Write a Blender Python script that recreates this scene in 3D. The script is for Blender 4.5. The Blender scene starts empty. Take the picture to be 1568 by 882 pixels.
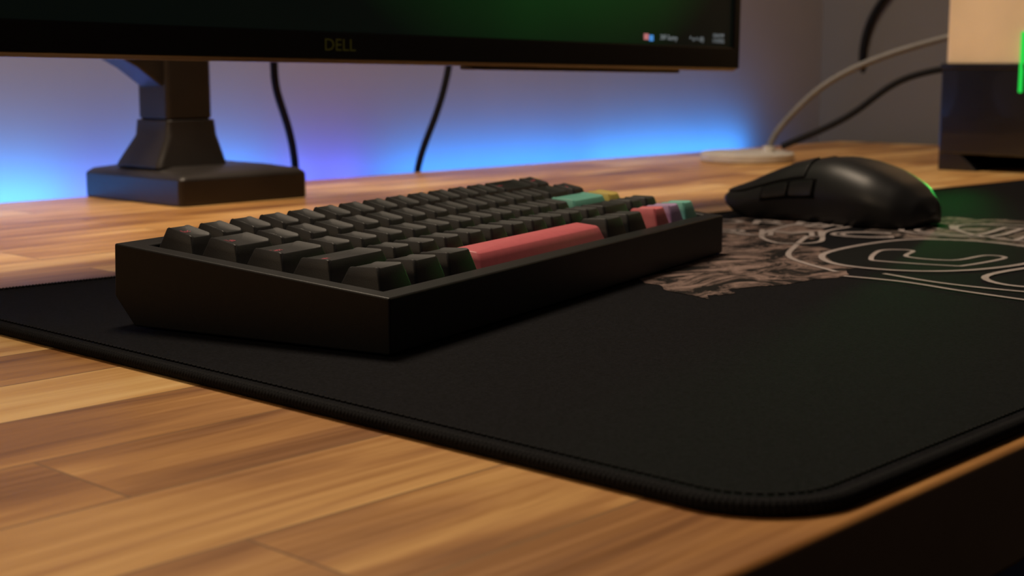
import bpy, bmesh, math, random
from mathutils import Vector, Matrix, Euler
random.seed(7)
H = 0.102          # working unit in metres
DZ = 0.75          # desk top height
MZ = DZ + 0.004    # mat top height
scene = bpy.context.scene
COL = scene.collection
scene.view_settings.view_transform = 'Standard'

# ------------------------------------------------------------------ helpers
def empty(name, loc=(0,0,0), rot=(0,0,0), parent=None):
    o = bpy.data.objects.new(name, None)
    o.empty_display_size = 0.05
    o.location = loc; o.rotation_euler = rot
    COL.objects.link(o)
    if parent: o.parent = parent
    return o

def mesh_obj(name, verts, faces, mat=None, parent=None, smooth=False, bevel=0, seg=2, loc=None, rot=None, mats=None, fm=None, angle=35):
    me = bpy.data.meshes.new(name)
    me.from_pydata([tuple(v) for v in verts], [], faces)
    bm = bmesh.new(); bm.from_mesh(me)
    bmesh.ops.recalc_face_normals(bm, faces=bm.faces)
    bm.to_mesh(me); bm.free()
    o = bpy.data.objects.new(name, me)
    COL.objects.link(o)
    if mats:
        for m in mats: me.materials.append(m)
        if fm:
            for p, i in zip(me.polygons, fm): p.material_index = i
    elif mat: me.materials.append(mat)
    if smooth:
        for p in me.polygons: p.use_smooth = True
    if bevel:
        b = o.modifiers.new('bevel', 'BEVEL'); b.width = bevel; b.segments = seg
        b.limit_method = 'ANGLE'; b.angle_limit = math.radians(angle); b.harden_normals = False
        for p in me.polygons: p.use_smooth = True
        w = o.modifiers.new('wn', 'WEIGHTED_NORMAL'); w.keep_sharp = True
    if parent: o.parent = parent
    if loc: o.location = loc
    if rot: o.rotation_euler = rot
    return o

def box(name, x0, x1, y0, y1, z0, z1, mat, parent=None, bevel=0.002, seg=2):
    v = [(x0,y0,z0),(x1,y0,z0),(x1,y1,z0),(x0,y1,z0),(x0,y0,z1),(x1,y0,z1),(x1,y1,z1),(x0,y1,z1)]
    f = [(0,3,2,1),(4,5,6,7),(0,1,5,4),(1,2,6,5),(2,3,7,6),(3,0,4,7)]
    return mesh_obj(name, v, f, mat, parent, bevel=bevel, seg=seg)

def rrect(hx, hy, r, n=3):
    pts = []
    r = min(r, hx*0.99, hy*0.99)
    for cx, cy, a0 in ((hx-r,hy-r,0),(-hx+r,hy-r,90),(-hx+r,-hy+r,180),(hx-r,-hy+r,270)):
        for i in range(n+1):
            a = math.radians(a0 + 90*i/n)
            pts.append((cx+r*math.cos(a), cy+r*math.sin(a)))
    return pts

def loft(rings, cap0=True, cap1=True):
    v = []; f = []; n = len(rings[0])
    for r in rings: v += r
    for i in range(len(rings)-1):
        for j in range(n):
            k = (j+1) % n
            f.append((i*n+j, i*n+k, (i+1)*n+k, (i+1)*n+j))
    if cap0: f.append(tuple(reversed(range(n))))
    if cap1: f.append(tuple(range((len(rings)-1)*n, len(rings)*n)))
    return v, f

def tube(name, pts, rad, mat, parent=None, res=10):
    cu = bpy.data.curves.new(name, 'CURVE'); cu.dimensions = '3D'
    sp = cu.splines.new('NURBS'); sp.points.add(len(pts)-1)
    for p, q in zip(sp.points, pts): p.co = (q[0], q[1], q[2], 1)
    sp.use_endpoint_u = True; sp.order_u = 4; sp.resolution_u = res
    cu.bevel_depth = rad; cu.bevel_resolution = 4; cu.use_fill_caps = True
    o = bpy.data.objects.new(name+'_tmp', cu); COL.objects.link(o)
    dg = bpy.context.evaluated_depsgraph_get(); dg.update()
    me = bpy.data.meshes.new_from_object(o.evaluated_get(dg))
    bpy.data.objects.remove(o)
    me.materials.clear(); me.materials.append(mat)
    for p in me.polygons: p.use_smooth = True
    ob = bpy.data.objects.new(name, me); COL.objects.link(ob)
    if parent: ob.parent = parent
    return ob

_tc = {}
def text_geo(s, size, outline=0.0):
    key = (s, size, outline)
    if key in _tc: return _tc[key]
    cu = bpy.data.curves.new('t', 'FONT'); cu.body = s; cu.size = size
    cu.align_x = 'CENTER'; cu.align_y = 'CENTER'; cu.resolution_u = 3
    if outline:
        cu.fill_mode = 'NONE'; cu.bevel_depth = outline; cu.bevel_resolution = 0
    o = bpy.data.objects.new('t', cu); COL.objects.link(o)
    dg = bpy.context.evaluated_depsgraph_get(); dg.update()
    me = bpy.data.meshes.new_from_object(o.evaluated_get(dg))
    r = ([v.co.copy() for v in me.vertices], [tuple(p.vertices) for p in me.polygons])
    bpy.data.objects.remove(o); bpy.data.meshes.remove(me)
    _tc[key] = r
    return r

# ------------------------------------------------------------------ materials
def new_mat(name):
    m = bpy.data.materials.new(name); m.use_nodes = True
    nt = m.node_tree; b = nt.nodes['Principled BSDF']
    return m, nt, b

def mat_simple(name, col, rough=0.5, metal=0.0, nscale=60, nvar=0.12, bump=0.0, bscale=800, spec=0.5, coat=0, sheen=0):
    m, nt, b = new_mat(name)
    N = nt.nodes.new; L = nt.links.new
    tc = N('ShaderNodeTexCoord'); nz = N('ShaderNodeTexNoise')
    nz.inputs['Scale'].default_value = nscale; nz.inputs['Detail'].default_value = 4
    L(tc.outputs['Object'], nz.inputs['Vector'])
    cr = N('ShaderNodeValToRGB')
    cr.color_ramp.elements[0].position = 0.3; cr.color_ramp.elements[1].position = 0.7
    cr.color_ramp.elements[0].color = tuple(c*(1-nvar) for c in col)+(1,)
    cr.color_ramp.elements[1].color = tuple(min(1,c*(1+nvar)) for c in col)+(1,)
    L(nz.outputs['Fac'], cr.inputs['Fac']); L(cr.outputs['Color'], b.inputs['Base Color'])
    b.inputs['Roughness'].default_value = rough; b.inputs['Metallic'].default_value = metal
    b.inputs['Specular IOR Level'].default_value = spec
    b.inputs['Coat Weight'].default_value = coat
    if sheen:
        b.inputs['Sheen Weight'].default_value = sheen
        b.inputs['Sheen Roughness'].default_value = 0.5
    if bump:
        n2 = N('ShaderNodeTexNoise'); n2.inputs['Scale'].default_value = bscale
        L(tc.outputs['Object'], n2.inputs['Vector'])
        bp = N('ShaderNodeBump'); bp.inputs['Strength'].default_value = bump; bp.inputs['Distance'].default_value = 0.0004
        L(n2.outputs['Fac'], bp.inputs['Height']); L(bp.outputs['Normal'], b.inputs['Normal'])
    return m

def mat_emit(name, col, strength):
    m, nt, b = new_mat(name)
    b.inputs['Base Color'].default_value = tuple(c*0.3 for c in col)+(1,)
    b.inputs['Emission Color'].default_value = tuple(col)+(1,)
    b.inputs['Emission Strength'].default_value = strength
    return m

def mat_wood():
    m, nt, b = new_mat('butcher_block_wood')
    N = nt.nodes.new; L = nt.links.new
    tc = N('ShaderNodeTexCoord')
    br = N('ShaderNodeTexBrick')
    br.offset = 0.37; br.offset_frequency = 2; br.squash = 1.0
    br.inputs['Color1'].default_value = (0,0,0,1); br.inputs['Color2'].default_value = (1,1,1,1)
    br.inputs['Mortar'].default_value = (0.5,0.5,0.5,1)
    br.inputs['Scale'].default_value = 1.0
    br.inputs['Mortar Size'].default_value = 0.0005
    br.inputs['Mortar Smooth'].default_value = 0.4
    br.inputs['Brick Width'].default_value = 0.34; br.inputs['Row Height'].default_value = 0.047
    L(tc.outputs['Object'], br.inputs['Vector'])
    cx = N('ShaderNodeCombineXYZ')
    mm = N('ShaderNodeMath'); mm.operation = 'MULTIPLY'; mm.inputs[1].default_value = 7.3
    L(br.outputs['Color'], mm.inputs[0]); L(mm.outputs[0], cx.inputs[0]); L(mm.outputs[0], cx.inputs[1])
    add = N('ShaderNodeVectorMath'); add.operation = 'ADD'
    L(tc.outputs['Object'], add.inputs[0]); L(cx.outputs[0], add.inputs[1])
    mp = N('ShaderNodeMapping'); mp.inputs['Scale'].default_value = (2.4, 16, 4)
    L(add.outputs[0], mp.inputs['Vector'])
    n1 = N('ShaderNodeTexNoise'); n1.inputs['Scale'].default_value = 1.6; n1.inputs['Detail'].default_value = 6
    n1.inputs['Distortion'].default_value = 1.0; n1.inputs['Roughness'].default_value = 0.55
    L(mp.outputs[0], n1.inputs['Vector'])
    mp2 = N('ShaderNodeMapping'); mp2.inputs['Scale'].default_value = (6, 240, 10)
    L(add.outputs[0], mp2.inputs['Vector'])
    n2 = N('ShaderNodeTexNoise'); n2.inputs['Scale'].default_value = 1.5; n2.inputs['Detail'].default_value = 6
    L(mp2.outputs[0], n2.inputs['Vector'])
    a1 = N('ShaderNodeMath'); a1.operation = 'MULTIPLY'; a1.inputs[1].default_value = 0.40
    L(br.outputs['Color'], a1.inputs[0])
    a2 = N('ShaderNodeMath'); a2.operation = 'MULTIPLY_ADD'; a2.inputs[1].default_value = 1.45
    L(n1.outputs['Fac'], a2.inputs[0]); L(a1.outputs[0], a2.inputs[2])
    a3 = N('ShaderNodeMath'); a3.operation = 'MULTIPLY_ADD'; a3.inputs[1].default_value = 0.24
    L(n2.outputs['Fac'], a3.inputs[0]); L(a2.outputs[0], a3.inputs[2])
    a4 = N('ShaderNodeMath'); a4.operation = 'SUBTRACT'; a4.inputs[1].default_value = 0.43
    L(a3.outputs[0], a4.inputs[0])
    cr = N('ShaderNodeValToRGB'); e = cr.color_ramp.elements
    e[0].position = 0.20; e[0].color = (0.17,0.064,0.019,1)
    e[1].position = 0.98; e[1].color = (0.90,0.60,0.25,1)
    x = e.new(0.36); x.color = (0.32,0.138,0.040,1)
    x = e.new(0.54); x.color = (0.49,0.235,0.070,1)
    x = e.new(0.72); x.color = (0.70,0.39,0.130,1)
    L(a4.outputs[0], cr.inputs['Fac'])
    mx = N('ShaderNodeMixRGB'); mx.blend_type = 'MIX'; mx.inputs['Color2'].default_value = (0.10,0.045,0.018,1)
    mf = N('ShaderNodeMath'); mf.operation = 'MULTIPLY'; mf.inputs[1].default_value = 0.75
    L(br.outputs['Fac'], mf.inputs[0]); L(mf.outputs[0], mx.inputs['Fac'])
    L(cr.outputs['Color'], mx.inputs['Color1']); L(mx.outputs['Color'], b.inputs['Base Color'])
    rr = N('ShaderNodeMapRange'); rr.inputs['To Min'].default_value = 0.30; rr.inputs['To Max'].default_value = 0.48
    L(n2.outputs['Fac'], rr.inputs['Value']); L(rr.outputs[0], b.inputs['Roughness'])
    bp = N('ShaderNodeBump'); bp.inputs['Strength'].default_value = 0.10; bp.inputs['Distance'].default_value = 0.0006
    L(n2.outputs['Fac'], bp.inputs['Height']); L(bp.outputs['Normal'], b.inputs['Normal'])
    return m

M_wood = mat_wood()
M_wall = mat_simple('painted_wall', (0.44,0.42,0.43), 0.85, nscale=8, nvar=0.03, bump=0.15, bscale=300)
M_wall_r = mat_simple('side_wall_shaded', (0.16,0.15,0.145), 0.85, nscale=8, nvar=0.03, bump=0.15, bscale=300)  # wall paint darkened: the side wall's shade is put into the colour
M_floor = mat_simple('dark_carpet', (0.03,0.025,0.022), 0.95, nscale=200, nvar=0.4, bump=0.5)
M_fabric = mat_simple('mat_cloth', (0.0052,0.0053,0.0070), 0.9, nscale=900, nvar=0.6, bump=0.8, bscale=2000, spec=0.10)
M_thread = mat_simple('mat_thread', (0.0080,0.0080,0.0088), 0.9, nscale=1500, nvar=0.5, spec=0.14)
M_case = mat_simple('anodised_case', (0.009,0.009,0.0100), 0.46, nscale=300, nvar=0.08, bump=0.1, bscale=3000, spec=0.33)
M_plate = mat_simple('switch_plate', (0.010,0.010,0.011), 0.5)
M_key = mat_simple('keycap_charcoal', (0.0165,0.0165,0.0175), 0.50, nscale=400, nvar=0.08, bump=0.12, bscale=2500, spec=0.40)
M_pink = mat_simple('keycap_pink', (0.68,0.145,0.175), 0.5, nscale=300, nvar=0.04, bump=0.1, bscale=2500)
M_teal = mat_simple('keycap_teal', (0.17,0.52,0.43), 0.5, nscale=300, nvar=0.04)
M_yellow = mat_simple('keycap_yellow', (0.68,0.52,0.12), 0.5, nscale=300, nvar=0.04)
M_lilac = mat_simple('keycap_lilac', (0.42,0.28,0.52), 0.5, nscale=300, nvar=0.04)
M_leg_w = mat_simple('legend_grey', (0.30,0.30,0.30), 0.6)
M_leg_p = mat_simple('legend_pink', (0.70,0.09,0.15), 0.6)
M_leg_y = mat_simple('legend_olive', (0.42,0.40,0.08), 0.6)
M_mouse = mat_simple('mouse_shell', (0.014,0.014,0.015), 0.42, nscale=300, nvar=0.05, bump=0.05, bscale=2500, spec=0.4)
M_mouse2 = mat_simple('mouse_side', (0.018,0.018,0.019), 0.25)
M_gap = mat_simple('dark_gap', (0.002,0.002,0.002), 0.9, spec=0.1)
M_rubber = mat_simple('rubber', (0.01,0.01,0.01), 0.7)
M_mon = mat_simple('monitor_plastic', (0.008,0.008,0.009), 0.4, spec=0.35)
M_reflect_strip = mat_simple('monitor_reflect_strip', (0.10,0.09,0.10), 0.32, metal=0.9)
M_arm = mat_simple('arm_metal', (0.035,0.030,0.027), 0.38, metal=0.25, nscale=40)
M_blackcable = mat_simple('cable_black', (0.010,0.010,0.012), 0.7, spec=0.15)
M_greycable = mat_simple('cable_grey', (0.17,0.165,0.16), 0.5)
M_pad = mat_simple('pad_grey', (0.62,0.58,0.52), 0.5)
M_pcblack = mat_simple('tower_black', (0.006,0.006,0.008), 0.22, coat=0.3)
M_cream = mat_simple('tower_cream', (0.86,0.66,0.42), 0.5, nscale=12, nvar=0.08)
M_steel = mat_simple('leg_steel', (0.02,0.02,0.02), 0.4, metal=0.5)
M_logo = mat_simple('logo_silver', (0.36,0.42,0.07), 0.4)
M_gem = mat_emit('green_led', (0.01,0.62,0.06), 1.0)
M_icon = mat_emit('icon_light', (0.75,0.85,0.9), 0.28)
M_iconb = mat_emit('icon_blue', (0.1,0.4,1.0), 0.6)
M_iconr = mat_emit('icon_red', (1.0,0.35,0.35), 0.45)
M_ledstrip = mat_emit('led_blue', (0.03,0.2,1.0), 1.0)

def mat_screen():
    m, nt, b = new_mat('screen_image')
    N = nt.nodes.new; L = nt.links.new
    tc = N('ShaderNodeTexCoord')
    mp = N('ShaderNodeMapping'); mp.inputs['Location'].default_value = (-0.19, 0, -0.15)
    L(tc.outputs['Object'], mp.inputs['Vector'])
    mp2 = N('ShaderNodeMapping'); mp2.inputs['Scale'].default_value = (4.2, 1, 6.0)
    L(mp.outputs[0], mp2.inputs['Vector'])
    g = N('ShaderNodeTexGradient'); g.gradient_type = 'SPHERICAL'
    L(mp2.outputs[0], g.inputs['Vector'])
    nz = N('ShaderNodeTexNoise'); nz.inputs['Scale'].default_value = 5; nz.inputs['Detail'].default_value = 2
    L(tc.outputs['Object'], nz.inputs['Vector'])
    mu = N('ShaderNodeMath'); mu.operation = 'MULTIPLY'
    L(g.outputs['Fac'], mu.inputs[0]); L(nz.outputs['Fac'], mu.inputs[1])
    cr = N('ShaderNodeValToRGB'); e = cr.color_ramp.elements
    e[0].position = 0.0; e[0].color = (0.0010,0.0022,0.0016,1)
    e[1].position = 0.6; e[1].color = (0.006,0.060,0.008,1)
    L(mu.outputs[0], cr.inputs['Fac'])
    b.inputs['Base Color'].default_value = (0.003,0.003,0.003,1)
    b.inputs['Roughness'].default_value = 0.35
    L(cr.outputs['Color'], b.inputs['Emission Color']); b.inputs['Emission Strength'].default_value = 1.0
    return m
M_screen = mat_screen()

def mat_print(name, light, dark, scale, thr):
    m, nt, b = new_mat(name)
    N = nt.nodes.new; L = nt.links.new
    tc = N('ShaderNodeTexCoord')
    mp = N('ShaderNodeMapping'); mp.inputs['Scale'].default_value = (1,1.7,1)
    mp.inputs['Rotation'].default_value = (0,0,0.5)
    L(tc.outputs['Object'], mp.inputs['Vector'])
    n1 = N('ShaderNodeTexNoise'); n1.inputs['Scale'].default_value = scale; n1.inputs['Detail'].default_value = 8
    n1.inputs['Distortion'].default_value = 1.2; n1.inputs['Roughness'].default_value = 0.75
    L(mp.outputs[0], n1.inputs['Vector'])
    cr = N('ShaderNodeValToRGB'); e = cr.color_ramp.elements
    e[0].position = thr; e[0].color = dark+(1,)
    e[1].position = thr+0.18; e[1].color = light+(1,)
    x = e.new(thr+0.06); x.color = tuple(c*0.45 for c in light)+(1,)
    L(n1.outputs['Fac'], cr.inputs['Fac']); L(cr.outputs['Color'], b.inputs['Base Color'])
    b.inputs['Roughness'].default_value = 0.85
    b.inputs['Specular IOR Level'].default_value = 0.15
    return m
M_print1 = mat_print('print_scraped', (0.30,0.21,0.185), (0.007,0.006,0.006), 24, 0.46)
M_print2 = mat_print('print_mottled', (0.24,0.185,0.165), (0.010,0.009,0.008), 40, 0.46)
M_line = mat_simple('print_line', (0.36,0.31,0.30), 0.85, spec=0.15)
M_ink = mat_simple('print_ink_dark', (0.006,0.007,0.007), 0.9, spec=0.1)

# ------------------------------------------------------------------ room
XR = 18.3*H; YW = 10.4*H + 0.06
box('floor', -2.0, XR, -2.0, YW, -0.05, 0.0, M_floor, bevel=0)
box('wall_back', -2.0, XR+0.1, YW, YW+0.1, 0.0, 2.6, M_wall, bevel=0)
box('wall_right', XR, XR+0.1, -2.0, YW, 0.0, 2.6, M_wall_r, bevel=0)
box('baseboard_back', -2.0, XR, YW-0.015, YW, 0.0, 0.09, M_wall, bevel=0.003)

# ------------------------------------------------------------------ desk
desk = empty('desk', (-0.15, 1.615*H, DZ))
DX = 17.85*H + 0.15; DY = 10.4*H - 1.615*H
box('tabletop', 0, DX, 0, DY, -0.036, 0, M_wood, desk, bevel=0.0025, seg=3)
for i, (x, y) in enumerate(((0.12,0.10),(DX-0.17,0.10),(0.12,DY-0.16),(DX-0.17,DY-0.16))):
    box('leg_%d' % (i+1), x, x+0.05, y, y+0.05, -DZ, -0.036, M_steel, desk)
box('frame_rail', 0.12, DX-0.12, DY*0.5-0.03, DY*0.5+0.03, -0.07, -0.036, M_steel, desk)
for i, x in enumerate((0.12, DX-0.17)):
    box('frame_crossbar_%d' % (i+1), x, x+0.05, 0.10, DY-0.11, -0.065, -0.036, M_steel, desk)

# ------------------------------------------------------------------ desk mat
mat_e = empty('desk_mat', (0,0,DZ))
corners = [Vector((2.70,1.665)), Vector((13.25,1.665)), Vector((13.25,5.36)), Vector((2.70,6.17))]
corners = [c*H for c in corners]
def round_poly(cs, r, n=14):
    out = []
    m = len(cs)
    for i in range(m):
        p, a, b = cs[i], cs[i-1], cs[(i+1)%m]
        da = (a-p).normalized(); db = (b-p).normalized()
        ang = da.angle(db); d = r/math.tan(ang/2)
        c = p + (da+db).normalized()*(r/math.sin(ang/2))
        s = p+da*d-c; e = p+db*d-c
        for k in range(n+1):
            t = k/n
            v = s.lerp(e, t).normalized()*r
            out.append(c+v)
    return out
def resample(poly, step):
    pts = poly+[poly[0]]
    L = [0]
    for i in range(len(pts)-1): L.append(L[-1]+(pts[i+1]-pts[i]).length)
    n = int(L[-1]/step); out = []; j = 0
    for k in range(n):
        d = L[-1]*k/n
        while L[j+1] < d: j += 1
        t = (d-L[j])/(L[j+1]-L[j]); p = pts[j].lerp(pts[j+1], t)
        out.append((p, (pts[j+1]-pts[j]).normalized()))
    return out
def inset(d):
    m = []
    cs = corners
    for i in range(4):
        p, a, b = cs[i], cs[i-1], cs[(i+1)%4]
        da = (a-p).normalized(); db = (b-p).normalized(); ang = da.angle(db)
        m.append(p+(da+db).normalized()*(d/math.sin(ang/2)))
    return m
RC = 0.030
slab = round_poly(inset(0.0015), RC-0.0015)
v, f = loft([[(p.x,p.y,0.0002) for p in slab], [(p.x,p.y,0.004) for p in slab]])
mesh_obj('cloth_slab', v, f, M_fabric, mat_e)
path = resample(round_poly(inset(0.0024), RC-0.0024), 0.0004)
v = []; f = []; RN = 8
for i, (p, t) in enumerate(path):
    nrm = Vector((t.y, -t.x))
    ph = (i % 4)
    rr = 0.0021 + (0.00020 if ph in (1,2) else -0.0001)
    for j in range(RN):
        a = 2*math.pi*j/RN
        q = p + nrm*(rr*1.15*math.cos(a))
        v.append((q.x, q.y, 0.00215+rr*math.sin(a)))
n = len(path)
for i in range(n):
    for j in range(RN):
        k = (j+1) % RN; i2 = (i+1) % n
        f.append((i*RN+j, i*RN+k, i2*RN+k, i2*RN+j))
mesh_obj('stitched_rim', v, f, M_thread, mat_e, smooth=True)
v = []; f = []
path = resample(round_poly(inset(0.0065), RC-0.0065), 0.0026)
for p, t in path:
    nrm = Vector((t.y, -t.x))
    for dz in (0.0041, 0.0046):
        for s, w in ((-1,-1),(1,-1),(1,1),(-1,1)):
            q = p + t*(0.0009*s) + nrm*(0.00035*w)
            v.append((q.x,q.y,dz))
    b0 = len(v)-8
    f += [(b0+4,b0+5,b0+6,b0+7),(b0,b0+1,b0+5,b0+4),(b0+1,b0+2,b0+6,b0+5),(b0+2,b0+3,b0+7,b0+6),(b0+3,b0,b0+4,b0+7)]
mesh_obj('seam_stitches', v, f, M_thread, mat_e)

# printed artwork (flat ink on the cloth)
def patch(name, pts, mat, z):
    mesh_obj(name, [(x*H,y*H,z) for x,y in pts], [tuple(range(len(pts)))], mat, mat_e)
def ragged(pts, amp=0.05, sub=7):
    out = []
    for i in range(len(pts)):
        a = Vector(pts[i]); b = Vector(pts[(i+1)%len(pts)])
        for k in range(sub):
            p = a.lerp(b, k/sub)
            out.append((p.x+random.uniform(-amp,amp), p.y+random.uniform(-amp,amp)))
    return out
patch('print_scraped_area', ragged([(5.30,4.10),(5.13,3.60),(5.45,3.66),(6.15,3.50),(6.75,3.80),(7.1,4.3),(8.0,4.7),(8.2,5.4),(7.4,5.4),(6.7,4.75),(6.3,4.55)], 0.045), M_print1, 0.00425)
patch('print_mottled_area', ragged([(7.75,4.3),(7.55,3.1),(7.6,1.9),(9.1,1.9),(9.25,3.4),(8.95,4.5),(8.2,4.5)], 0.05), M_print2, 0.00425)
def ribbon(pts, w, z, closed=False, sm=6):
    P = [Vector(p) for p in pts]
    m = len(P); S = []
    rng = m if closed else m-1
    for i in range(rng):
        p0 = P[(i-1)%m] if (closed or i>0) else P[i]
        p1 = P[i]; p2 = P[(i+1)%m]
        p3 = P[(i+2)%m] if (closed or i+2<m) else p2
        for k in range(sm):
            t = k/sm
            S.append(0.5*((2*p1)+(p2-p0)*t+(2*p0-5*p1+4*p2-p3)*t*t+(-p0+3*p1-3*p2+p3)*t*t*t))
    if not closed: S.append(P[-1])
    v = []; f = []; k = len(S)
    for i in range(k):
        a = S[i-1] if (closed or i>0) else S[i]
        b = S[(i+1)%k] if (closed or i<k-1) else S[i]
        t = (b-a)
        t = t.normalized() if t.length>1e-9 else Vector((1,0))
        nn = Vector((-t.y,t.x))*w/2
        v += [((S[i]+nn).x*H,(S[i]+nn).y*H,z),((S[i]-nn).x*H,(S[i]-nn).y*H,z)]
    for i in range(k if closed else k-1):
        j = (i+1)%k
        f.append((2*i,2*i+1,2*j+1,2*j))
    return v, f
RIB_V = []; RIB_F = []
def addrib(pts, w=0.032, closed=False):
    v, f = ribbon(pts, w, 0.0046, closed)
    b0 = len(RIB_V); RIB_V.extend(v); RIB_F.extend([tuple(i+b0 for i in q) for q in f])
addrib([(6.10,3.50),(6.12,3.2),(6.05,2.9),(6.0,2.6),(5.95,2.2),(5.92,1.9)], 0.03)
big1 = [(7.3,4.05),(6.75,4.0),(6.45,3.75),(6.45,3.4),(6.7,3.15),(7.2,3.05),(7.7,3.2),(7.85,3.6),(7.7,3.95)]
addrib(big1, 0.035, True)
patch('print_ink_loop', [(x,y) for x,y in big1], M_ink, 0.00440)
addrib([(7.1,3.85),(6.75,3.72),(6.70,3.62),(6.78,3.30),(6.86,3.24),(7.25,3.22),(7.28,3.34),(6.98,3.38),(6.95,3.62),(7.2,3.72)], 0.026, True)
addrib([(7.9,2.1),(7.2,2.15),(6.6,2.4),(6.35,2.75),(6.55,3.0),(7.1,2.95),(7.6,2.75),(8.1,2.8)], 0.035)
addrib([(7.6,2.3),(7.1,2.4),(6.75,2.6),(6.8,2.8),(7.15,2.75),(7.5,2.55)], 0.028, True)
addrib([(8.3,4.6),(7.7,4.55),(7.2,4.3),(7.0,4.45),(7.3,4.75),(7.9,4.9),(8.35,4.9)], 0.03, True)
addrib([(8.6,2.0),(8.45,2.6),(8.1,3.0),(8.0,3.4),(8.2,3.9),(8.6,4.1),(8.85,3.7),(8.75,3.1),(8.6,2.6)], 0.035)
addrib([(6.2,3.6),(6.5,4.05),(6.95,4.3),(7.4,4.5)], 0.03)
addrib([(6.9,1.9),(6.5,2.1),(6.25,2.5),(6.2,3.0),(6.3,3.4)], 0.028)
mesh_obj('print_outlines', RIB_V, RIB_F, M_line, mat_e)
def put_text(name, s, size, x, y, deg, sx, mat, z=0.0047, outline=0.0):
    v, f = text_geo(s, size*H, outline)
    Rm = Matrix.Rotation(math.radians(deg), 3, 'Z')
    vv = [Rm @ Vector((p.x*sx, p.y, 0)) + Vector((x*H, y*H, z+0.03*p.z)) for p in v]
    mesh_obj(name, vv, f, mat, mat_e)
put_text('print_letters', 'ORBITAL', 0.36, 8.05, 4.72, -62, 1.25, M_line)
put_text('print_small_letters', 'HRMC', 0.42, 7.35, 4.78, -58, 1.3, M_line, 0.0048, 0.0012)
put_text('print_large_letters', 'PULSAR', 0.95, 8.35, 3.1, -82, 1.1, M_line, 0.0049, 0.0016)

# ------------------------------------------------------------------ keyboard
kb = empty('mechanical_keyboard', (3.312*H, 3.653*H, MZ+0.0007), (0,0,math.radians(13.9)))
KL = 3.20*H; KD = 1.268*H; HF = 0.202*H; HB = 0.318*H
TILT = (HB-HF)/KD
zt = lambda y: HF + TILT*y
bx, bf, bb = 0.0085, 0.0085, 0.0105
y0, y1 = bf, KD-bb
prof = [(0.0,0.0),(KD-0.009,0.0),(KD+0.0008,0.0115),(KD,HB),(0.0,HF)]
v = [(0,y,z) for y,z in prof] + [(KL,y,z) for y,z in prof]
f = [(0,1,2,3,4),(9,8,7,6,5),(0,5,6,1),(1,6,7,2),(2,7,8,3),(4,9,5,0)]
b0 = len(v)
inn = [(bx,y0),(KL-bx,y0),(KL-bx,y1),(bx,y1)]
v += [(x,y,zt(y)) for x,y in inn] + [(x,y,zt(y)-0.009) for x,y in inn]
a,b_,c,d = b0,b0+1,b0+2,b0+3
f += [(4,9,b_,a),(9,8,c,b_),(8,3,d,c),(3,4,a,d)]
f += [(a,b_,b_+4,a+4),(b_,c,c+4,b_+4),(c,d,d+4,c+4),(d,a,a+4,d+4),(a+4,b_+4,c+4,d+4)]
mesh_obj('case', v, f, M_case, kb, bevel=0.0009, seg=3, angle=25)
for i,(x,y) in enumerate(((0.02,0.012),(KL-0.02,0.012),(0.02,KD-0.022),(KL-0.02,KD-0.022))):
    pts = rrect(0.008,0.004,0.003)
    vv, ff = loft([[(x+p,y+q,-0.0006) for p,q in pts],[(x+p,y+q,0.0004) for p,q in pts]])
    mesh_obj('foot_%d'%(i+1), vv, ff, M_rubber, kb)

UX = (KL-2*bx-0.0012)/16.0
UY = (y1-y0-0.0012)/5.0
rows = [
 [(1,'Esc','p')]+[(1,s,'k') for s in '1234567890-=']+[(2,'Back','p'),(1,'Home','p')],
 [(1.5,'Tab','p')]+[(1,s,'k') for s in 'QWERTYUIOP[]']+[(1.5,'|','p'),(1,'PgU','p')],
 [(1.75,'Caps','p')]+[(1,s,'k') for s in "ASDFGHJKL;'"]+[(2.25,'Enter','T'),(1,'PgD','Y')],
 [(2.25,'Shift','p')]+[(1,s,'k') for s in 'ZXCVBNM,./']+[(1.75,'Shift','p'),(1,'^','p'),(1,'End','p')],
 [(1.25,'Ctrl','y'),(1.25,'Win','p'),(1.25,'Alt','p'),(6.25,'','P'),(1.25,'Alt','p'),(1.25,'Fn','p'),(-0.5,'',''),(1,'<','P'),(1,'v','L'),(1,'>','T')],
]
KDROP = 0.0034
heights = [0.0090,0.0086,0.0083,0.0085,0.0088]
tilts = [8,5,0,-5,-8]
matsK = [M_key,M_pink,M_teal,M_yellow,M_lilac,M_leg_w,M_leg_p,M_leg_y]
codes = {'k':0,'p':0,'y':0,'P':1,'T':2,'Y':3,'L':4}
KV=[];KF=[];KM=[]; LV=[];LF=[];LM=[]
tl = math.atan(TILT)
def to_board(cx, cy, x, y, z):
    yy = y*math.cos(tl) - z*math.sin(tl); zz = y*math.sin(tl) + z*math.cos(tl)
    return (cx+x, cy+yy, zt(cy)+zz-KDROP)
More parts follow.
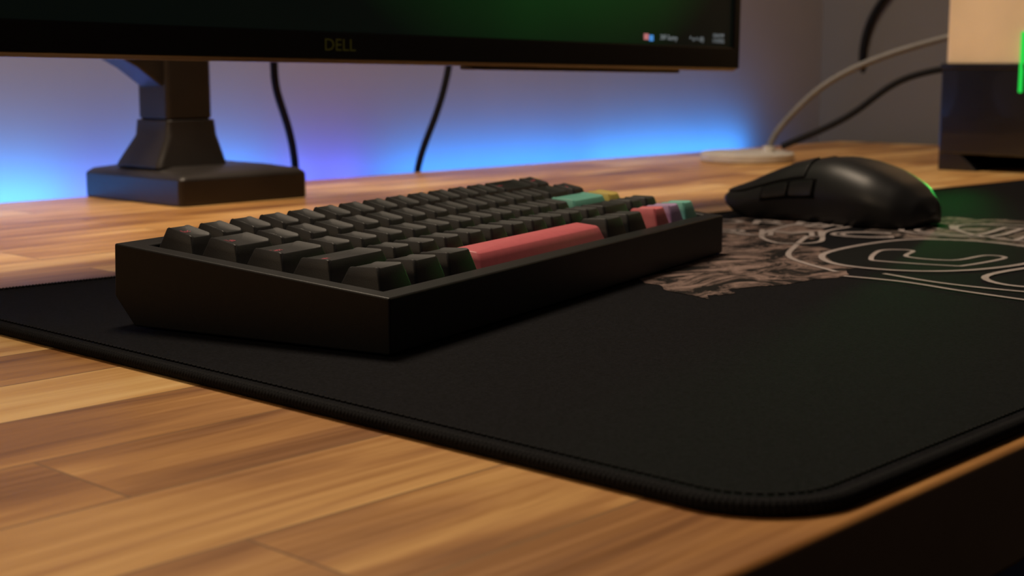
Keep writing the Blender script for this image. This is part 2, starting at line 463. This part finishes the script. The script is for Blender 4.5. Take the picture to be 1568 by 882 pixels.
for r, row in enumerate(rows):
    xx = bx+0.0006
    cy = y0+0.0006 + UY*(4.5-r)
    h = heights[r]; tt = math.tan(math.radians(tilts[r]))
    for w, lab, code in row:
        if w < 0: xx += -w*UX; continue
        hx = w*UX/2-0.0006; hy = UY/2-0.0007
        cx = xx + w*UX/2; xx += w*UX
        tx = hx-0.0034; ty = hy-0.0038; sh = 0.0008
        space = w > 6
        def ztop(x, y):
            if space: return h-0.0002 - 0.0012*((y/ty)**2)
            xc = max(abs(x)-(tx-0.0065), 0)/0.0065 if tx>0.0065 else abs(x)/tx
            return h + tt*y + 0.0014*(xc**2) - 0.0004
        rings = []
        for s in (0,0.3,0.65,0.96):
            ax = hx+(tx+0.0003-hx)*s; ay = hy+(ty+0.0003-hy)*s
            ring = []
            for x,y in rrect(ax,ay,0.0009+0.0006*s):
                zz = -0.0012 if s==0 else -0.0012+(ztop(x*tx/ax,y*ty/ay)+0.0012)*s
                ring.append(to_board(cx,cy,x,y+sh*s,zz))
            rings.append(ring)
        for fac, dz in ((1.0,-0.00004),(0.97,0.0),(0.8,0),(0.5,0),(0.2,0)):
            ring = []
            for x,y in rrect(tx*fac,ty*fac,0.0015*fac):
                ring.append(to_board(cx,cy,x,y+sh,ztop(x,y)+dz))
            rings.append(ring)
        v, f = loft(rings, False, True)
        b0 = len(KV); KV += v; KF += [tuple(i+b0 for i in q) for q in f]; KM += [codes[code]]*len(f)
        if lab and code in 'kpy':
            gv, gf = text_geo(lab, 0.0046 if len(lab)==1 else 0.0033)
            ox = -tx*0.45 if len(lab)==1 else -max(0,tx-0.0058)*0.8
            oy = ty*0.30
            b0 = len(LV)
            for p in gv:
                x = p.x+ox; y = p.y+oy
                LV.append(to_board(cx,cy,x,y+sh,ztop(x,y)+0.00014))
            LF += [tuple(i+b0 for i in q) for q in gf]
            LM += [{'k':0,'p':1,'y':2}[code]]*len(gf)
kc = mesh_obj('keycaps', KV, KF, None, kb, smooth=True, mats=matsK[:5], fm=KM)
kc.data.set_sharp_from_angle(angle=math.radians(32))
mesh_obj('keycap_legends', LV, LF, None, kb, mats=matsK[5:], fm=LM)
SV=[];SF=[]
for r,row in enumerate(rows):
    xx = bx+0.0006; cy = y0+0.0006+UY*(4.5-r)
    for w,lab,code in row:
        if w<0: xx += -w*UX; continue
        cx = xx+w*UX/2; xx += w*UX
        v,f = loft([[to_board(cx,cy,x,y,z) for x,y in rrect(s,s,0.001)] for s,z in ((0.007,-0.0054),(0.007,-0.003),(0.005,0.001))])
        b0=len(SV); SV+=v; SF+=[tuple(i+b0 for i in q) for q in f]
mesh_obj('switches', SV, SF, M_plate, kb)

# ------------------------------------------------------------------ mouse
ms = empty('computer_mouse', (8.33*H, 4.86*H, MZ), (0,0,math.radians(-2)))
ms.scale = (1.13,1.13,1.10)
ML = 0.127
def lerp_tab(tab, t):
    for i in range(len(tab)-1):
        a,b = tab[i],tab[i+1]
        if t <= b[0]:
            k = (t-a[0])/(b[0]-a[0]); 
            p0 = tab[i-1][1] if i>0 else a[1]; p3 = tab[i+2][1] if i+2<len(tab) else b[1]
            p1,p2 = a[1],b[1]
            return 0.5*((2*p1)+(p2-p0)*k+(2*p0-5*p1+4*p2-p3)*k*k+(-p0+3*p1-3*p2+p3)*k**3)
    return tab[-1][1]
# t = 0 rear ... 1 front (front = +Y)
TW = [(0,0.004),(0.03,0.016),(0.1,0.0250),(0.22,0.0305),(0.4,0.0305),(0.58,0.0280),(0.75,0.0285),(0.9,0.0295),(0.97,0.0275),(1.0,0.0235)]
TH = [(0,0.010),(0.03,0.0175),(0.1,0.0255),(0.22,0.0330),(0.38,0.0380),(0.5,0.0384),(0.65,0.0345),(0.8,0.0272),(0.93,0.0200),(0.98,0.0178),(1.0,0.0160)]
TB = [(0,0.006),(0.05,0.0015),(0.1,0.001),(0.84,0.001),(0.9,0.003),(1.0,0.0105)]
def S(t, th, off=0.0):
    w = lerp_tab(TW,t); h = lerp_tab(TH,t); zb = lerp_tab(TB,t)
    c = math.cos(th); s = math.sin(th)
    ex = 0.62; ez = 0.80
    X = w*math.copysign(abs(c)**ex, c)
    Z = zb+(h-zb)*abs(s)**ez
    lo = max(0, 1-abs(s)**ez*2.2)
    X *= 1-0.16*lo*math.sin(math.pi*min(max(t,0),1))
    Y = (t-0.5)*ML
    p = Vector((X, Y, Z))
    if off:
        e = 0.01
        du = S(min(t+e,1),th)-S(max(t-e,0),th); dv = S(t,th+e)-S(t,th-e)
        nn = du.cross(dv)
        if nn.length > 0: 
            nn.normalize()
            ctr = Vector((0,Y,h*0.4))
            if nn.dot(p-ctr) < 0: nn = -nn
            p = p+nn*off
    return p
rings = []
NT = 56; NA = 40
for i in range(NT+1):
    t = 0.5-0.5*math.cos(math.pi*i/NT)
    rings.append([tuple(S(t, math.pi*j/NA)) for j in range(NA+1)])
v, f = loft(rings)
mesh_obj('shell', v, f, M_mouse, ms, smooth=True)
def spatch(name, t0,t1,a0,a1, off, thick, mat, nt=12, na=8, rnd=0.0):
    v=[];f=[]
    for k,o_ in enumerate((off,off-thick)):
        for i in range(nt+1):
            for j in range(na+1):
                ft=i/nt; fa=j/na
                ee = 1-rnd*(abs(2*ft-1)**4)
                aa = (a0+a1)/2+(a1-a0)/2*(2*fa-1)*ee
                v.append(tuple(S(t0+(t1-t0)*ft, aa, o_)))
    g=(nt+1)*(na+1); q=lambda k,i,j:k*g+i*(na+1)+j
    for i in range(nt):
        for j in range(na):
            f.append((q(0,i,j),q(0,i+1,j),q(0,i+1,j+1),q(0,i,j+1)))
    for i in range(nt):
        for j in (0,na):
            f.append((q(0,i,j),q(0,i+1,j),q(1,i+1,j),q(1,i,j)))
    for j in range(na):
        for i in (0,nt):
            f.append((q(0,i,j),q(0,i,j+1),q(1,i,j+1),q(1,i,j)))
    return mesh_obj(name, v, f, mat, ms, smooth=False, bevel=0.0003, seg=2)
PI = math.pi
spatch('side_button_gap', 0.475,0.775, PI*0.785,PI*0.905, 0.0003,0.002, M_gap)
spatch('side_button_1', 0.487,0.615, PI*0.80,PI*0.890, 0.0017,0.003, M_mouse2, rnd=0.15)
spatch('side_button_2', 0.630,0.760, PI*0.80,PI*0.890, 0.0017,0.003, M_mouse2, rnd=0.15)
spatch('left_click_plate', 0.55,0.985, PI*0.54,PI*0.77, 0.0011,0.003, M_mouse, nt=20, na=12)
spatch('right_click_plate', 0.55,0.985, PI*0.23,PI*0.46, 0.0011,0.003, M_mouse, nt=20, na=12)
spatch('wheel_slot', 0.62,0.985, PI*0.465,PI*0.535, 0.0004,0.002, M_gap, nt=16)
spatch('palm_seam', 0.544,0.549, PI*0.23,PI*0.77, 0.00025,0.001, M_gap, nt=1, na=24)
rings=[]
for x,r in ((-0.0035,0.0098),(-0.0028,0.0112),(0,0.0115),(0.0028,0.0112),(0.0035,0.0098)):
    rings.append([(x, 0.0385+ (r+(0.0004 if k%2 else 0))*math.cos(2*PI*k/40), 0.0170+(r+(0.0004 if k%2 else 0))*math.sin(2*PI*k/40)) for k in range(40)])
v,f = loft(rings)
mesh_obj('scroll_wheel', v, f, M_rubber, ms)
for i,y in enumerate((-0.045,0.035)):
    pts = rrect(0.014,0.005,0.004)
    vv,ff = loft([[(p,y+q,0.0) for p,q in pts],[(p,y+q,0.0016) for p,q in pts]])
    mesh_obj('glide_foot_%d'%(i+1), vv, ff, M_rubber, ms)

# ------------------------------------------------------------------ monitor
mon = empty('computer_monitor', (5.53*H, 6.5*H, MZ+H*1.03), (0, math.radians(0.8), 0))
W2 = 0.416; HT = 0.365
bz, bb2 = 0.008, 0.0165
def frame(x0,x1,z0,z1, ix0,ix1,iz0,iz1, yf, yi, yb):
    v = [(x0,yf,z0),(x1,yf,z0),(x1,yf,z1),(x0,yf,z1),(ix0,yf,iz0),(ix1,yf,iz0),(ix1,yf,iz1),(ix0,yf,iz1),
         (ix0,yi,iz0),(ix1,yi,iz0),(ix1,yi,iz1),(ix0,yi,iz1),(x0,yb,z0),(x1,yb,z0),(x1,yb,z1),(x0,yb,z1)]
    f = []
    for i in range(4):
        j=(i+1)%4
        f += [(i,j,4+j,4+i),(4+i,4+j,8+j,8+i),(i,j,12+j,12+i)]
    f.append((12,13,14,15))
    return v,f
v,f = frame(-W2,W2,0,HT,-W2+bz,W2-bz,bb2,HT-bz,0,0.002,0.020)
mesh_obj('bezel', v, f, M_mon, mon, bevel=0.001, seg=2)
mesh_obj('screen', [(-W2+bz,0.0018,bb2),(W2-bz,0.0018,bb2),(W2-bz,0.0018,HT-bz),(-W2+bz,0.0018,HT-bz)], [(0,1,2,3)], M_screen, mon)
rings=[]
for s,y in ((0.97,0.0195),(0.93,0.030),(0.72,0.045),(0.45,0.055)):
    rings.append([(x,y,HT/2+z) for x,z in rrect(W2*s,HT/2*s,0.02)])
v,f = loft(rings)
mesh_obj('back_shell', v, f, M_mon, mon, bevel=0.002)
v=[(x,y,z) for x in (-W2+0.001,W2-0.001) for y,z in ((0.0008,0.0012),(0.0045,-0.0018),(0.018,-0.0018),(0.019,0.0012))]
f=[(0,1,2,3),(7,6,5,4)]+[(j,(j+1)%4,4+(j+1)%4,4+j) for j in range(4)]
mesh_obj('bottom_reflect_strip', v, f, M_reflect_strip, mon)  # metal strip added to carry the reflection along the bezel's lower edge
box('lower_shadow_bar', 0.118, 0.345, 0.006, 0.018, -0.0042, -0.0015, M_arm, mon, bevel=0.001)  # slim dark bar standing in for the shadow under the monitor
gv,gf = text_geo('DELL', 0.0100)
mesh_obj('logo', [(p.x*1.1, -0.0006, 0.0085+p.y) for p in gv], gf, M_logo, mon)
def icon(name,x,z,w,h,m):
    mesh_obj(name,[(x-w,0.0012,z-h),(x+w,0.0012,z-h),(x+w,0.0012,z+h),(x-w,0.0012,z+h)],[(0,1,2,3)],m,mon)
zi = bb2+0.0055
x0m = 5.53*H
icon('taskbar_icon_1', 8.43*H-x0m, zi, 0.0028,0.0022, M_iconr)
icon('taskbar_icon_2', 8.49*H-x0m, zi-0.0008, 0.0026,0.0022, M_iconb)
gv,gf = text_geo('30F Sunny', 0.0052)
mesh_obj('taskbar_text',[(p.x+8.70*H-x0m,0.0012,zi+p.y) for p in gv],gf,M_icon,mon)
gv,gf = text_geo('^ o = d))', 0.0052)
mesh_obj('taskbar_tray',[(p.x+9.05*H-x0m,0.0012,zi+p.y) for p in gv],gf,M_icon,mon)
gv,gf = text_geo('10:42 PM\n1/12/2022', 0.0040)
mesh_obj('taskbar_clock',[(p.x+9.33*H-x0m,0.0012,zi+0.0012+p.y) for p in gv],gf,M_icon,mon)

# ------------------------------------------------------------------ monitor arm
arm = empty('monitor_arm', (6.62*H, 9.78*H, DZ))
rings=[]
cxo, cyo = 0.13*H, -0.06*H
for s,z in ((1.0,0.0),(1.0,0.20*H),(0.93,0.235*H),(0.62,0.27*H)):
    rings.append([(cxo+x*s,cyo+y*s,z) for x,y in rrect(0.60*H,0.67*H,0.05*H)])
v,f=loft(rings)
mesh_obj('base', v, f, M_arm, arm, bevel=0.0015)
rings=[]
for hx,hy,z,ox in ((0.33,0.31,0.26,-0.05),(0.31,0.29,0.32,-0.04),(0.235,0.24,0.50,0),(0.225,0.23,0.62,0)):
    rings.append([((ox+0)*H+x,y,z*H) for x,y in rrect(hx*H,hy*H,0.05*H)])
v,f=loft(rings)
mesh_obj('collar', v, f, M_arm, arm, bevel=0.001)
rings=[]
for hx,z in ((0.20,0.61),(0.20,0.635)):
    rings.append([(x,y,z*H) for x,y in rrect(hx*H,hx*H,0.05*H)])
v,f=loft(rings); mesh_obj('collar_ring', v, f, M_gap, arm)
rings=[]
for hx,z in ((0.212,0.63),(0.207,2.7)):
    rings.append([(x,y,z*H) for x,y in rrect(hx*H,hx*H,0.05*H)])
v,f=loft(rings); mesh_obj('post', v, f, M_arm, arm, bevel=0.001)
pr = [(-0.19,0.86),(-0.19,1.6),(-0.62,1.6),(-0.62,1.12),(-0.42,1.02)]
v = [(x*H,-0.16*H,z*H) for x,z in pr]+[(x*H,0.16*H,z*H) for x,z in pr]
n=len(pr)
f=[tuple(range(n)),tuple(reversed(range(n,2*n)))]+[(i,(i+1)%n,n+(i+1)%n,n+i) for i in range(n)]
mesh_obj('bracket', v, f, M_arm, arm, bevel=0.002)
p0 = Vector((0,0,2.55*H)); tgt = Vector((5.53*H-6.62*H, 6.5*H+0.062-9.78*H, (MZ-DZ)+H*1.03+HT/2))
def beam(name, a, b, w, h):
    d=(b-a); L_=d.length; q=d.to_track_quat('Y','Z')
    rr=[]
    for t in (0,1):
        rr.append([a+q@Vector((x,t*L_,z)) for x,z in rrect(w,h,0.006)])
    v,f=loft([[tuple(p) for p in r] for r in rr]); return mesh_obj(name, v, f, M_arm, arm, bevel=0.002)
elbow = Vector((0.9*H,-1.7*H,2.75*H))
beam('lower_link', p0, elbow, 0.018, 0.016)
beam('upper_link', elbow+Vector((0,0,0.03)), tgt+Vector((0,0.02,0)), 0.016, 0.016)
rings=[[(elbow.x+0.022*math.cos(a*PI/12),elbow.y+0.022*math.sin(a*PI/12),z) for a in range(24)] for z in (elbow.z-0.02,elbow.z+0.05)]
v,f=loft(rings); mesh_obj('elbow_joint', v, f, M_arm, arm, bevel=0.002)
rings=[[(tgt.x+x,y,tgt.z+z) for x,z in rrect(0.05,0.05,0.005)] for y in (tgt.y-0.006,tgt.y+0.004)]
v,f=loft(rings); mesh_obj('mount_plate', v, f, M_arm, arm, bevel=0.001)

# ------------------------------------------------------------------ computer tower
pc = empty('computer_tower', (13.6*H, 4.55*H, DZ))
PL, PW = 3.9*H, 2.25*H
zs = 1.02*H
zfoot = 0.16*H
box('lower_body', 0, PL, 0, PW, zfoot, zs, M_pcblack, pc, bevel=0.003)
box('upper_body', 0.004, PL-0.002, 0.002, PW-0.002, zs, 4.4*H, M_cream, pc, bevel=0.006, seg=4)
box('upper_trim', -0.0015, PL, 0, PW, zs-0.002, zs+0.004, M_pcblack, pc, bevel=0.001)
box('front_seam', 0.0005, 0.006, 0.96*H, 1.00*H, zs+0.006, 4.3*H, M_pcblack, pc, bevel=0.0005)
box('green_light_bar', -0.0025, 0.003, 1.405*H, 1.44*H, 0.78*H, 1.36*H, M_gem, pc, bevel=0.001)
box('side_window', 0.03, PL-0.03, -0.002, 0.004, zs+0.03, 4.1*H, M_pcblack, pc, bevel=0.001)
for i,(yy,sg) in enumerate(((0.0,1),(PW,-1))):
    pr=[(yy,0.0),(yy+sg*0.42*H,0.0),(yy+sg*0.22*H,zfoot+0.002),(yy,zfoot+0.002)]
    v=[(0.002,y,z) for y,z in pr]+[(PL-0.002,y,z) for y,z in pr]
    f=[(0,1,2,3),(7,6,5,4)]+[(j,(j+1)%4,4+(j+1)%4,4+j) for j in range(4)]
    mesh_obj('foot_rail_%d'%(i+1), v, f, M_pcblack, pc, bevel=0.001)
for k in range(7):
    z = 0.30*H+k*0.085*H
    box('vent_slat_%d'%(k+1), -0.001, 0.002, 0.3*H, PW-0.9*H, z, z+0.025*H, M_mon, pc, bevel=0.0004)

# ------------------------------------------------------------------ charging pad + cables
padc = empty('charging_pad', (13.42*H, 8.95*H, DZ))
rings=[]
for s,z in ((0.94,0),(1.0,0.0015),(1.0,0.0085),(0.96,0.0105),(0.90,0.011),(0.88,0.0105)):
    rings.append([(x*s,y*s,z) for x,y in rrect(0.052,0.052,0.0515,n=12)])
v,f=loft(rings); mesh_obj('pad_body', v, f, M_pad, padc, smooth=False, bevel=0.0004)
rings=[[(0.013+0.007*math.cos(a*PI/8),-0.02+0.007*math.sin(a*PI/8),z) for a in range(16)] for z in (0.010,0.017)]
v,f=loft(rings); mesh_obj('cable_plug', v, f, M_pad, padc, bevel=0.0005)

def path_t(lst, s=(13.55,8.75), e=(14.5,6.93)):
    return [((s[0]+(e[0]-s[0])*t)*H,(s[1]+(e[1]-s[1])*t)*H, MZ+z*H) for t,z in lst]
tube('power_cable', path_t([(0,0.12),(0.02,0.25),(0.10,0.45),(0.27,0.82),(0.55,1.10),(0.8,1.25),(1.05,1.38)]), 0.0036, M_greycable)
tube('power_cable', path_t([(0.04,0.12),(0.10,0.18),(0.25,0.30),(0.45,0.52),(0.6,0.82),(0.78,0.95),(1.05,1.02)], s=(13.6,8.72)), 0.0036, M_blackcable)
zc = MZ
tube('display_cable', [(7.9*H,10.1*H,zc+2.4*H),(7.95*H,10.2*H,zc+1.5*H),(8.0*H,10.3*H,zc+1.0*H),(8.06*H,10.35*H,zc+0.77*H),(8.32*H,10.5*H,zc+0.45*H),(8.50*H,10.62*H,zc+0.05*H),(8.52*H,10.68*H,zc-0.4*H),(8.52*H,10.68*H,zc-0.9*H)], 0.0036, M_blackcable)
tube('display_cable', [(10.25*H,10.1*H,zc+2.4*H),(10.25*H,10.3*H,zc+1.5*H),(10.25*H,10.35*H,zc+0.97*H),(10.15*H,10.5*H,zc+0.43*H),(10.05*H,10.62*H,zc+0.1*H),(10.02*H,10.68*H,zc-0.3*H),(10.02*H,10.68*H,zc-0.9*H)], 0.0036, M_blackcable)
tube('wall_cable', [(18.40*H,10.32*H,zc+0.86*H),(18.22*H,10.32*H,zc+1.0*H),(18.22*H,10.28*H,zc+1.5*H),(18.22*H,10.0*H,zc+1.95*H),(18.22*H,9.4*H,zc+2.5*H),(18.22*H,8.5*H,zc+3.2*H)], 0.005, M_blackcable)

# ------------------------------------------------------------------ LED strip & lights
led = empty('led_light_strip', (0, 10.4*H+0.002, DZ-0.022))
box('strip_tape', 3.5*H, 17.6*H, 0.0, 0.002, -0.005, 0.005, M_ledstrip, led, bevel=0)
def area(name, loc, rot, sx, sy, energy, col, parent=None, spread=None):
    l = bpy.data.lights.new(name, 'AREA'); l.shape='RECTANGLE'; l.size=sx; l.size_y=sy
    l.energy=energy; l.color=col
    if spread: l.spread = math.radians(spread)
    o=bpy.data.objects.new(name,l); o.location=loc; o.rotation_euler=rot; COL.objects.link(o)
    if parent: o.parent=parent
    return o
segs = [(3.2,6.3,(0.06,0.33,1.0),2.0),(6.4,6.9,(0.12,0.18,1.0),0.2),(7.0,8.4,(0.03,0.27,1.0),0.80),(8.6,9.0,(0.10,0.14,1.0),0.2),
        (9.2,9.6,(0.10,0.13,1.0),0.18),(9.8,13.0,(0.03,0.28,1.0),1.25),(13.1,16.4,(0.04,0.31,1.0),1.4)]
for i,(a,b,c,e) in enumerate(segs):
    area('led_glow_%d'%(i+1), ((a+b)/2*H, 0.022, 0.010), (math.radians(110),0,0), (b-a)*H, 0.008, e*0.22, c, led)

def lamp_at(name, loc, target, size, energy, col, spread=None):
    d = Vector(target)-Vector(loc)
    return area(name, loc, d.to_track_quat('-Z','Y').to_euler(), size, size, energy, col, spread=spread)
lamp_at('ceiling_lamp_light', (0.60,0.88,1.95), (0.60,0.62,0.75), 0.4, 14.5, (1.0,0.80,0.59))
lamp_at('floor_lamp_light', (-0.9,0.5,1.7), (1.2,0.7,0.8), 0.35, 3, (1.0,0.72,0.45))
lamp_at('tower_green_light', (13.3*H,6.0*H,DZ+0.06), (8.5*H,4.6*H,DZ+0.035), 0.03, 0.007, (0.03,1.0,0.15), spread=20)

w = bpy.data.worlds.new('room_ambient'); scene.world = w; w.use_nodes = True
w.node_tree.nodes['Background'].inputs['Color'].default_value = (0.6,0.52,0.55,1)
w.node_tree.nodes['Background'].inputs['Strength'].default_value = 0.025

# ------------------------------------------------------------------ camera
cam = bpy.data.cameras.new('camera'); co = bpy.data.objects.new('camera', cam); COL.objects.link(co)
co.location = (0,0,MZ+H)
co.rotation_euler = (math.radians(90-8.74), 0, math.radians(42.9-90))
cam.lens = 50.9; cam.sensor_width = 36; cam.clip_start = 0.01
cam.dof.use_dof = True; cam.dof.focus_distance = 5.3*H; cam.dof.aperture_fstop = 18
scene.camera = co
